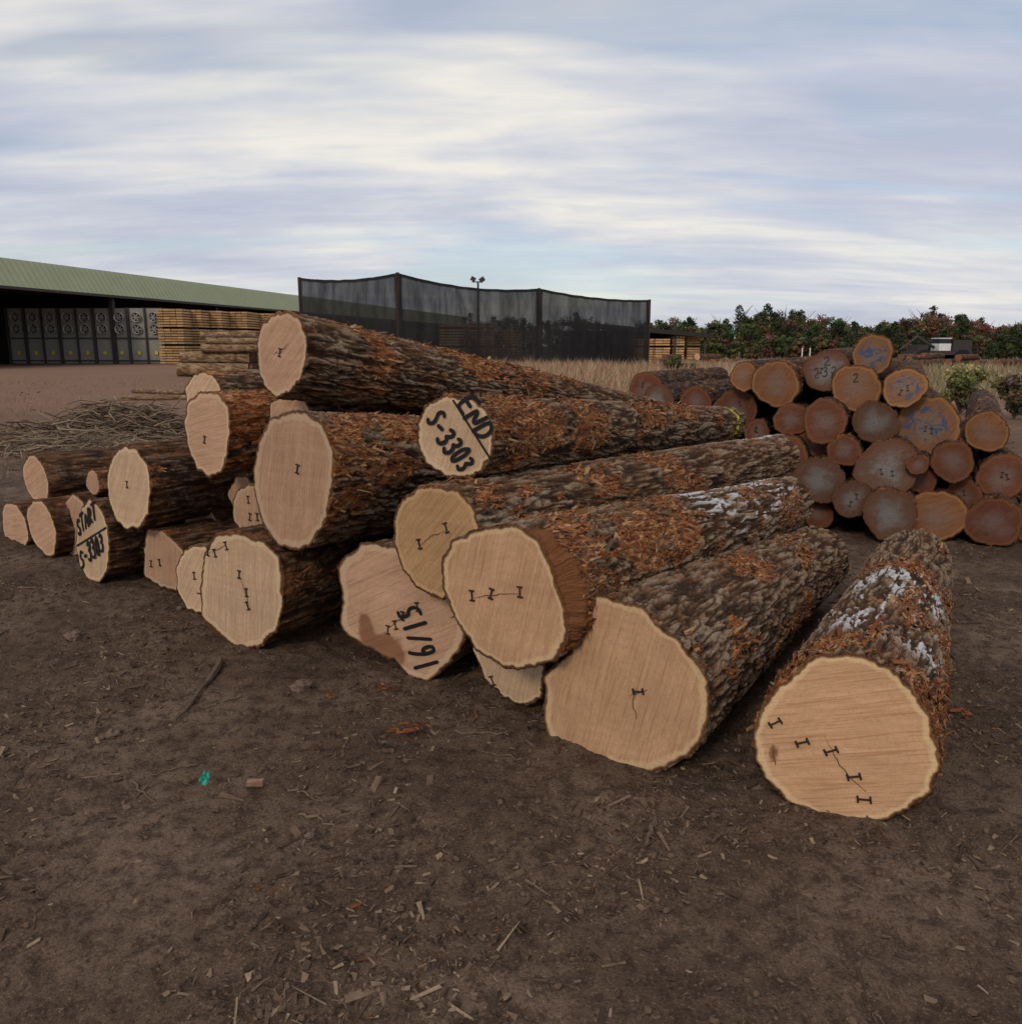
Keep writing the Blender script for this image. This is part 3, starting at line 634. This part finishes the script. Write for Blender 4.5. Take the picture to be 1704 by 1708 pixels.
for q in range(npan):
    xc=xl+wpx*(q+.5)
    boxes('panel_divider',[(xc-wpx/2,yk-.12,zt/2)],[(.22 if q%2 else .12,.2,zt)],None,M_steel,kil)
    boxes('panel_rail',[(xc,yk-.06,zt*.46),(xc,yk-.06,zt*.06)],[(wpx-.25,.1,.12)]*2,None,M_steel,kil)
    for row_z in (zt*.83,zt*.62):
        cx_=xc;rad=zt*.09
        P_=[];Fq=[]
        for a_ in range(20):
            an=a_/20*6.283;P_+=[(cx_+rad*math.cos(an),yk-.02,row_z+rad*math.sin(an)),(cx_+rad*.93*math.cos(an),yk-.25,row_z+rad*.93*math.sin(an)),(cx_+rad*.8*math.cos(an),yk-.10,row_z+rad*.8*math.sin(an))]
        for a_ in range(20):
            b2=(a_+1)%20;Fq+=[(a_*3,b2*3,b2*3+1,a_*3+1),(a_*3+1,b2*3+1,b2*3+2,a_*3+2)]
        mesh('fan_ring',P_,Fq,M_ring,kil)
        mesh('fan_throat',[P_[a_*3+2] for a_ in range(20)],[tuple(range(20))],M_dark,kil)
        boxes('fan_blades',[(cx_,yk-.14-.02*w_,row_z) for w_ in range(3)],[(rad*1.5,.015,rad*.25)]*3,roty([0,1.05,2.1]),M_grey,kil)
    boxes('yellow_tag',[(xc,yk-.08,zt*.2)],[(.26,.06,.3)],None,M_yel,kil)
kil.parent=bld
M_lum=colmat('sawn_lumber',.85,3,.2)
def lumber(name,x,y,w,dp,h,lay=.16,tone=1.,z0=.12):
    C=[];D=[];Cl=[];z=z0
    while z<h:
        nb_=max(2,int(w/.45));ww=w/nb_
        for q in range(nb_):
            C.append((x+(q+.5)*ww-w/2+random.gauss(0,.01),y+random.gauss(0,.03),z));D.append((ww*.94,dp,lay*.68))
            f=random.uniform(.75,1.15)*tone;Cl.append((.42*f,.26*f,.13*f))
        z+=lay
        if int(z/lay)%7==0:z+=.12
    C.append((x,y,z0/2-.02));D.append((w*.8,dp*.8,z0*.8));Cl.append((.08,.05,.03))
    return boxes(name,C,D,None,M_lum,None,Cl)
for u0,u1,vt,Y in [(280,322,517,74),(326,352,519,76),(356,384,518,78),(388,425,521,80),(428,480,524,84)]:
    a=P3(u0,vt,Y);b_=P3(u1,vt,Y);lumber('lumber_stack',(a[0]+b_[0])/2,Y,b_[0]-a[0],5,a[2],.22,1.3)
for u0,u1,vt,Y in [(735,778,542,62),(782,825,540,64),(830,870,548,66),(560,640,548,70)]:
    a=P3(u0,vt,Y);b_=P3(u1,vt,Y);lumber('lumber_stack',(a[0]+b_[0])/2,Y,b_[0]-a[0],4,a[2],.2,1.2)
shY=75
a=P3(1060,548,shY);b_=P3(1166,556,shY);sh=empty('lumber_shed')
V_=[(a[0]-6,shY-5,a[2]+.5),(b_[0],shY-5,b_[2]-.1),(b_[0],shY+12,b_[2]+.3),(a[0]-6,shY+12,a[2]+.9)]
mesh('shed_roof',V_+[(v[0],v[1],v[2]-.35) for v in V_],[(0,1,2,3),(7,6,5,4),(0,4,5,1),(1,5,6,2),(2,6,7,3),(3,7,4,0)],M_dark,sh)
for q in range(5): 
    xx=a[0]-5+(b_[0]-a[0]+4.5)*q/4;boxes('post',[(xx,shY-4.5,a[2]/2)],[(.18,.18,a[2]-.1)],None,M_steel,sh)
boxes('back_wall',[((a[0]+b_[0])/2-3,shY+11,a[2]/2)],[(b_[0]-a[0]+6,.2,a[2])],None,M_dark,sh)
for u0,u1,vt,Y in [(1088,1112,566,71),(1117,1136,560,72),(1140,1162,562,73),(1060,1085,563,72)]:
    p=P3(u0,vt,Y);q=P3(u1,vt,Y);lumber('lumber_stack',(p[0]+q[0])/2,Y,q[0]-p[0],3,p[2],.2,1.6)
tp=[P3(499,463,48),P3(663,455,44),P3(899,481,48),P3(1083,500,54)]
fen=empty('shade_cloth_fence')
M_post=plain('rusty_post',(.06,.035,.028),.8)
for p in tp: boxes('post',[(p[0],p[1],p[2]/2)],[(.16,.16,p[2]+.05)],None,M_post,fen)
t=NT('shade_cloth',.9,.1);o=t.obj()
tr=t.a('ShaderNodeBsdfTransparent');mx=t.a('ShaderNodeMixShader')
t.color(t.mix(t.noise(o,1.2,3,.6),(.014,.014,.015),(.034,.034,.035)))
fold=t.noise(t.mapn(o,(1.5,1.5,.25)),1.6,3,.6)
al=t.math('ADD',t.ramp(fold,[(.35,.88),(.65,.96)]),t.attr('hem').outputs['Fac'],True)
t.l(al,mx.inputs[0]);t.l(tr.outputs[0],mx.inputs[1]);t.l(t.b.outputs[0],mx.inputs[2]);t.l(mx.outputs[0],t.n['Material Output'].inputs['Surface'])
M_cloth=t.m
for q,sag in enumerate([.25,.38,.22]):
    a=np.array(tp[q]);b_=np.array(tp[q+1]);nu,nv=60,26
    U,W=np.meshgrid(np.linspace(0,1,nu),np.linspace(0,1,nv))
    top=a[2]*(1-U)+b_[2]*U-sag*4*U*(1-U)*.9+.008*np.sin(U*40)*(4*U*(1-U))
    bot=.12+.1*perlin(U*6,U*0,q*3.)
    X=a[0]*(1-U)+b_[0]*U;Yy=a[1]*(1-U)+b_[1]*U
    Yy=Yy-.1+ .16*perlin(U*14+q*9,W*1.5,1.)+.10*perlin(U*30,W*2.2,4.)-.25*np.sin(math.pi*U)*np.sin(math.pi*W)
    Z=bot+(top-bot)*W
    i=np.arange(nv-1)[:,None];j=np.arange(nu-1)[None]
    hem=np.where((W>.975)|(W<.05),.3,0.)+.1*((U<.02)|(U>.98))
    mesh('cloth_panel',np.stack([X,Yy,Z],-1).reshape(-1,3),np.stack([i*nu+j,i*nu+j+1,(i+1)*nu+j+1,(i+1)*nu+j],-1).reshape(-1,4),M_cloth,fen,{'hem':hem.ravel()},smooth=True)
tubes('guy_cable',[([tp[0],(tp[0][0]-.5,tp[0][1]+3,0.05)],[.02,.02])],M_steel,fen)
lp=P3(797,470,62);lpo=empty('floodlight_pole')
tubes('pole',[([(lp[0],62,0),(lp[0],62,lp[2])],[.12,.07]),([(lp[0]-.45,62,lp[2]),(lp[0]+.35,62,lp[2])],[.04,.04])],M_steel,lpo,8)
boxes('lamp_heads',[(lp[0]-.35,61.9,lp[2]+.2),(lp[0]+.3,61.9,lp[2]+.15)],[(.35,.2,.3),(.4,.2,.32)],roty([.5,-.6]),M_steel,lpo)
M_leaf=colmat('foliage',.9,.8,.18)
def leafcloud(C,rad,n,size,col,V,Cl):
    d=rng.normal(size=(n,3));d/=np.linalg.norm(d,axis=1)[:,None];d*=(rng.random(n)**.45)[:,None]
    p=np.array(C)+d*np.array(rad)
    a=rng.normal(size=(n,3));a/=np.linalg.norm(a,axis=1)[:,None];b=np.cross(a,rng.normal(size=(n,3)));b/=np.linalg.norm(b,axis=1)[:,None]
    s=size*rng.uniform(.5,1.3,(n,1))
    V.append(np.stack([p-a*s,p+b*s*.6,p+a*s,p-b*s*.6],1).reshape(-1,3))
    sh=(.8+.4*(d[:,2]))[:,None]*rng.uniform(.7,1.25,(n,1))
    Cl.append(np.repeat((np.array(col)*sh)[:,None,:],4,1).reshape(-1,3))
def treeline(name,trees):
    V=[];Cl=[];paths=[];pc=[]
    for (x,y,h,kind) in trees:
        tc=(.07,.05,.04)
        paths.append(([(x,y,0),(x+random.gauss(0,.15),y,h*.5),(x+random.gauss(0,.25),y,h*.9)],[.16,.11,.04]));pc.append(tc)
        for q in range(6 if kind!='bare' else 18):
            z0=h*random.uniform(.35,.8);an=random.uniform(0,6.28);l=h*random.uniform(.15,.32)
            paths.append(([(x,y,z0),(x+math.cos(an)*l*.5,y+math.sin(an)*l*.5,z0+l*.4),(x+math.cos(an)*l,y+math.sin(an)*l,z0+l*.95)],[.06,.04,.015]));pc.append(tc if kind!='bare' else (.22,.15,.12))
        if kind=='bare':
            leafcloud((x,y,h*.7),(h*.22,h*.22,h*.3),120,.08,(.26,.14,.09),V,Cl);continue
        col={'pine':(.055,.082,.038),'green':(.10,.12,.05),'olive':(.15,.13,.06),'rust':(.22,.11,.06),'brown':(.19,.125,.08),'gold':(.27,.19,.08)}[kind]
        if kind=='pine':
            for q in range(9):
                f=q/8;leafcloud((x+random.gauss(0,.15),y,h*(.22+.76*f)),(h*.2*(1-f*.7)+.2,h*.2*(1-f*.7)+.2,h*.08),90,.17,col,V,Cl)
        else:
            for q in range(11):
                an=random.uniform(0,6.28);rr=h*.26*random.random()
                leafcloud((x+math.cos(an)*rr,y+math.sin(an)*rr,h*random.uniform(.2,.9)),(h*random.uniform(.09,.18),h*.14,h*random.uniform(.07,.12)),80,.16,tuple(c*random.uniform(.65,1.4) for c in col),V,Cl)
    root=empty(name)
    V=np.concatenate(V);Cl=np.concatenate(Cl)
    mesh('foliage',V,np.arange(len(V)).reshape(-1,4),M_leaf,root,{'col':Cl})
    tubes('trunks_and_limbs',paths,M_col,root,4,pc)
tr_=[]
kinds=['pine']*6+['green']*5+['olive']*3+['rust']+['brown']*3+['bare']
for k in range(270):
    u=random.uniform(1080,1800);Y=random.uniform(95,135)
    vt=541+8*math.sin(u*.023)+random.gauss(0,9)
    if 1230<u<1450: vt-=6
    h=max(3.2,P3(u,vt,Y)[2]);tr_.append((P3(u,vt,Y)[0],Y,h,random.choice(kinds if u<1500 else kinds+['rust']*4+['gold']*2)))
for k in range(60):
    u=random.uniform(620,1080);Y=random.uniform(150,200)
    h=P3(u,random.uniform(520,548),Y)[2];tr_.append((P3(u,560,Y)[0],Y,h,random.choice(['pine','green','brown','olive'])))
for k in range(90):
    u=random.uniform(1100,1750);Y=random.uniform(85,95);tr_.append((P3(u,560,Y)[0],Y,random.uniform(1.6,3.0),random.choice(['brown','olive','pine','green'])))
treeline('distant_treeline',tr_)
def shrub(name,u,v,h,col,flower=None,n=1400,sz=.035):
    x,y=GP(u,v);V=[];Cl=[];root=empty(name,(0,0,0))
    for q in range(14):
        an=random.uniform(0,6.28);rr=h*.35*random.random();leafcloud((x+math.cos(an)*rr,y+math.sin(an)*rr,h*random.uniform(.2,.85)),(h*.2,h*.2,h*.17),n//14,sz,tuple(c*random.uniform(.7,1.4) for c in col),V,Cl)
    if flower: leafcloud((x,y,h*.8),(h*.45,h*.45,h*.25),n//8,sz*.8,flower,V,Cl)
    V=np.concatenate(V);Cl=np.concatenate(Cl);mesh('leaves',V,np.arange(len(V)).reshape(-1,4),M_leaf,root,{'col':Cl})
    tubes('stems',[([(x,y,0),(x+random.gauss(0,.15)*h,y+random.gauss(0,.15)*h,h*.5),(x+random.gauss(0,.3)*h,y+random.gauss(0,.3)*h,h*.9)],[.012*h,.01*h,.004*h]) for _ in range(14)],M_col,root,4,[(.1,.07,.04)]*14)
shrub('green_bush',1120,648,1.15,(.12,.13,.055),n=2200,sz=.06)
shrub('green_bush',1150,640,.9,(.16,.15,.07),n=1600,sz=.06)
shrub('green_bush',678,618,1.2,(.09,.13,.045),n=1200,sz=.07)
shrub('flowering_shrub',1600,690,1.1,(.17,.18,.09),(.5,.44,.18),n=3000,sz=.05)
shrub('flowering_shrub',1690,700,1.0,(.17,.18,.09),(.5,.44,.18),n=2600,sz=.05)
def grass(name,pts,h0,h1,cols,w=.012):
    n=len(pts);p=np.array(pts);hh=rng.uniform(h0,h1,n)*(1+.5*perlin(p[:,0]*.8,p[:,1]*.5,2.));a=rng.uniform(0,6.28,n);lx=rng.normal(size=(n,2))*.25*hh[:,None]
    b0=np.stack([p[:,0]-np.cos(a)*w,p[:,1]-np.sin(a)*w,np.zeros(n)],-1);b1=np.stack([p[:,0]+np.cos(a)*w,p[:,1]+np.sin(a)*w,np.zeros(n)],-1)
    m0=b0+np.stack([lx[:,0]*.4,lx[:,1]*.4,hh*.6],-1);m1=b1+np.stack([lx[:,0]*.4,lx[:,1]*.4,hh*.6],-1);tpp=(b0+b1)/2+np.stack([lx[:,0],lx[:,1],hh],-1)
    V=np.stack([b0,b1,m1,m0,tpp],1).reshape(-1,3);Fc=[]
    for k in range(n): Fc+=[(5*k,5*k+1,5*k+2,5*k+3),(5*k+3,5*k+2,5*k+4)]
    c=np.array(cols)[rng.integers(0,len(cols),n)]*rng.uniform(.7,1.2,(n,1))
    return mesh(name,V,Fc,M_leaf,None,{'col':np.repeat(c[:,None],5,1).reshape(-1,3)})
pts=[]
while len(pts)<26000:
    Y=random.uniform(20,44);X=random.uniform(-4,15)
    if X<Y*.33+1.5 and X>-.03*Y-.5:pts.append((X,Y))
grass('dry_grass',pts,.35,.9,[(.46,.26,.17),(.5,.32,.21),(.36,.21,.15),(.42,.34,.19),(.54,.42,.27)],.016)
pts=[]
while len(pts)<16000:
    Y=random.uniform(24,80);X=random.uniform(.2,.75)*Y
    pts.append((X,Y))
grass('dry_grass',pts,.15,.5,[(.38,.30,.18),(.42,.35,.22),(.26,.22,.12),(.18,.18,.09)],.02)
pts=[]
while len(pts)<5000:
    Y=random.uniform(9,40);X=random.uniform(-.65,-.15)*Y
    pts.append((X,Y))
pa=np.array(pts);kp=perlin(pa[:,0]*.6,pa[:,1]*.4,15.)>.1;pts=pa[kp]
grass('dry_grass',pts,.04,.16,[(.36,.26,.17),(.3,.2,.13)],.008)
k=0
for u in range(1095,1215,9):
    x,y=GP(u,622);y+=random.uniform(-1,1);r_=random.uniform(.14,.24)
    for lv in range(random.choice([1,2,2,3]) ):
        k+=1;simple_log('deck_log',(x+random.uniform(-.1,.1),y,r_+lv*.36),(x+random.uniform(1,2.2),y+2,r_+lv*.36+random.uniform(-.05,.05)),r_,k*.77,face=M_face2 if k%3==0 else M_old3,bark=M_barkd,strip=.4)
for u in range(1500,1700,14):
    x,y=GP(u,612);y+=random.uniform(-2,2);r_=random.uniform(.2,.3)
    for lv in range(random.choice([1,1,2])):
        k+=1;simple_log('deck_log',(x,y,r_+lv*.45),(x+random.uniform(2,3.5),y+2.5,r_+lv*.45),r_,k*.77,face=M_old3,bark=M_barkr,strip=.3)
lx,ly=GP(1560,607);ld=empty('log_loader',(0,0,0));M_white=plain('white_paint',(.7,.7,.68),.5);M_tire=plain('tyre_rubber',(.02,.02,.02),.9);M_glass=plain('cab_glass',(.03,.035,.04),.2)
boxes('chassis',[(lx,ly,.95),(lx+1.7,ly,1.58),(lx-1.6,ly,1.38)],[(5.2,1.8,.35),(1.6,1.7,.9),(.9,1.5,.5)],None,M_steel,ld)
boxes('cab',[(lx+.3,ly,1.43)],[(1.0,1.4,.6)],None,M_white,ld)
boxes('cab_window',[(lx+.3,ly,1.93)],[(.94,1.34,.4)],None,M_glass,ld)
boxes('cab_roof',[(lx+.3,ly,2.17)],[(1.05,1.45,.08)],None,M_white,ld)
tubes('boom',[([(lx-.3,ly,1.4),(lx-1.8,ly,2.3),(lx-3.2,ly,1.2)],[.14,.12,.09])],M_steel,ld,6)
for dx in (-1.6,1.7):
    for dy in (-.95,.95):
        tubes('wheel',[([(lx+dx,ly+dy-.22,.62),(lx+dx,ly+dy+.22,.62)],[.62,.62])],M_tire,ld,18)
for u in (1338,1351):
    p=P3(u,580,70);tubes('marker_post',[([(p[0],70,0),(p[0],70,p[2])],[.05,.05])],M_white,None,6)
w=bpy.data.worlds.new('World');scn.world=w;w.use_nodes=True;nt=w.node_tree;N=nt.nodes;Lk=nt.links
for n_ in list(N):N.remove(n_)
sun_el,sun_az=math.radians(32),math.radians(205)
sky=N.new('ShaderNodeTexSky');sky.sky_type='NISHITA';sky.sun_disc=False;sky.sun_elevation=sun_el;sky.sun_rotation=sun_az
b1=N.new('ShaderNodeBackground');b1.inputs[1].default_value=.11;Lk.new(sky.outputs[0],b1.inputs[0])
tc=N.new('ShaderNodeTexCoord');sp=N.new('ShaderNodeSeparateXYZ');Lk.new(tc.outputs['Generated'],sp.inputs[0])
def M(op,a,b=None):
    m=N.new('ShaderNodeMath');m.operation=op
    for i,v in ((0,a),(1,b)):
        if v is None:continue
        if isinstance(v,(int,float)):m.inputs[i].default_value=v
        else:Lk.new(v,m.inputs[i])
    return m.outputs[0]
zc=M('ADD',M('MAXIMUM',sp.outputs[2],0.),.16)
cb=N.new('ShaderNodeCombineXYZ');Lk.new(M('DIVIDE',sp.outputs[0],zc),cb.inputs[0]);Lk.new(M('DIVIDE',sp.outputs[1],zc),cb.inputs[1])
def cn(scale,rot,sc,detail,rough,dist,loc=(0,0,0)):
    mp=N.new('ShaderNodeMapping');mp.inputs['Scale'].default_value=sc;mp.inputs['Rotation'].default_value=(0,0,rot);mp.inputs['Location'].default_value=loc
    Lk.new(cb.outputs[0],mp.inputs[0]);n_=N.new('ShaderNodeTexNoise');n_.inputs['Scale'].default_value=scale;n_.inputs['Detail'].default_value=detail;n_.inputs['Roughness'].default_value=rough;n_.inputs['Distortion'].default_value=dist
    Lk.new(mp.outputs[0],n_.inputs['Vector']);return n_.outputs['Fac']
def CR(f,st):
    r_=N.new('ShaderNodeValToRGB');cr=r_.color_ramp
    while len(cr.elements)<len(st):cr.elements.new(.5)
    for e,(p,c) in zip(cr.elements,st):e.position=p;e.color=(*c,1) if isinstance(c,tuple) else (c,c,c,1)
    Lk.new(f,r_.inputs[0]);return r_.outputs[0]
cA=cn(.8,.35,(.7,1.3,1),5,.55,.3,(3.1,1.2,0));cB=cn(2.6,.3,(.5,1.7,1),4,.6,.3,(7,2,0))
cc=M('ADD',M('MULTIPLY',cA,.68),M('MULTIPLY',cB,.32))
cl=CR(cc,[(.38,(.50,.535,.645)),(.47,(.60,.62,.705)),(.54,(.73,.725,.745)),(.62,(.90,.86,.78))])
b2=N.new('ShaderNodeBackground');b2.inputs[1].default_value=1.0;Lk.new(cl,b2.inputs[0])
mx=N.new('ShaderNodeMixShader');Lk.new(CR(cn(1.0,.3,(.5,1.4,1),3,.5,.3,(5,9,0)),[(.36,.5),(.46,.95)]),mx.inputs[0]);Lk.new(b1.outputs[0],mx.inputs[1]);Lk.new(b2.outputs[0],mx.inputs[2])
ow=N.new('ShaderNodeOutputWorld');Lk.new(mx.outputs[0],ow.inputs[0])
sl=bpy.data.lights.new('sun','SUN');sl.energy=1.2;sl.angle=math.radians(12);sl.color=(1,.84,.66)
so=bpy.data.objects.new('sun',sl);link(so)
sd=Vector((math.sin(sun_az)*math.cos(sun_el),math.cos(sun_az)*math.cos(sun_el),math.sin(sun_el)))
so.rotation_euler=sd.to_track_quat('Z','Y').to_euler();so.location=(0,0,20)
cam=bpy.data.cameras.new('camera');co=bpy.data.objects.new('camera',cam);link(co);scn.camera=co
cam.sensor_fit='HORIZONTAL';cam.sensor_width=36;cam.lens=F/1704*36;cam.clip_end=9000;cam.clip_start=.05
co.location=(0,0,H);co.rotation_euler=(math.pi/2-P,0,0)
if BAD: raise Exception('BAD '+' '.join(sorted(set(BAD)))[:500])
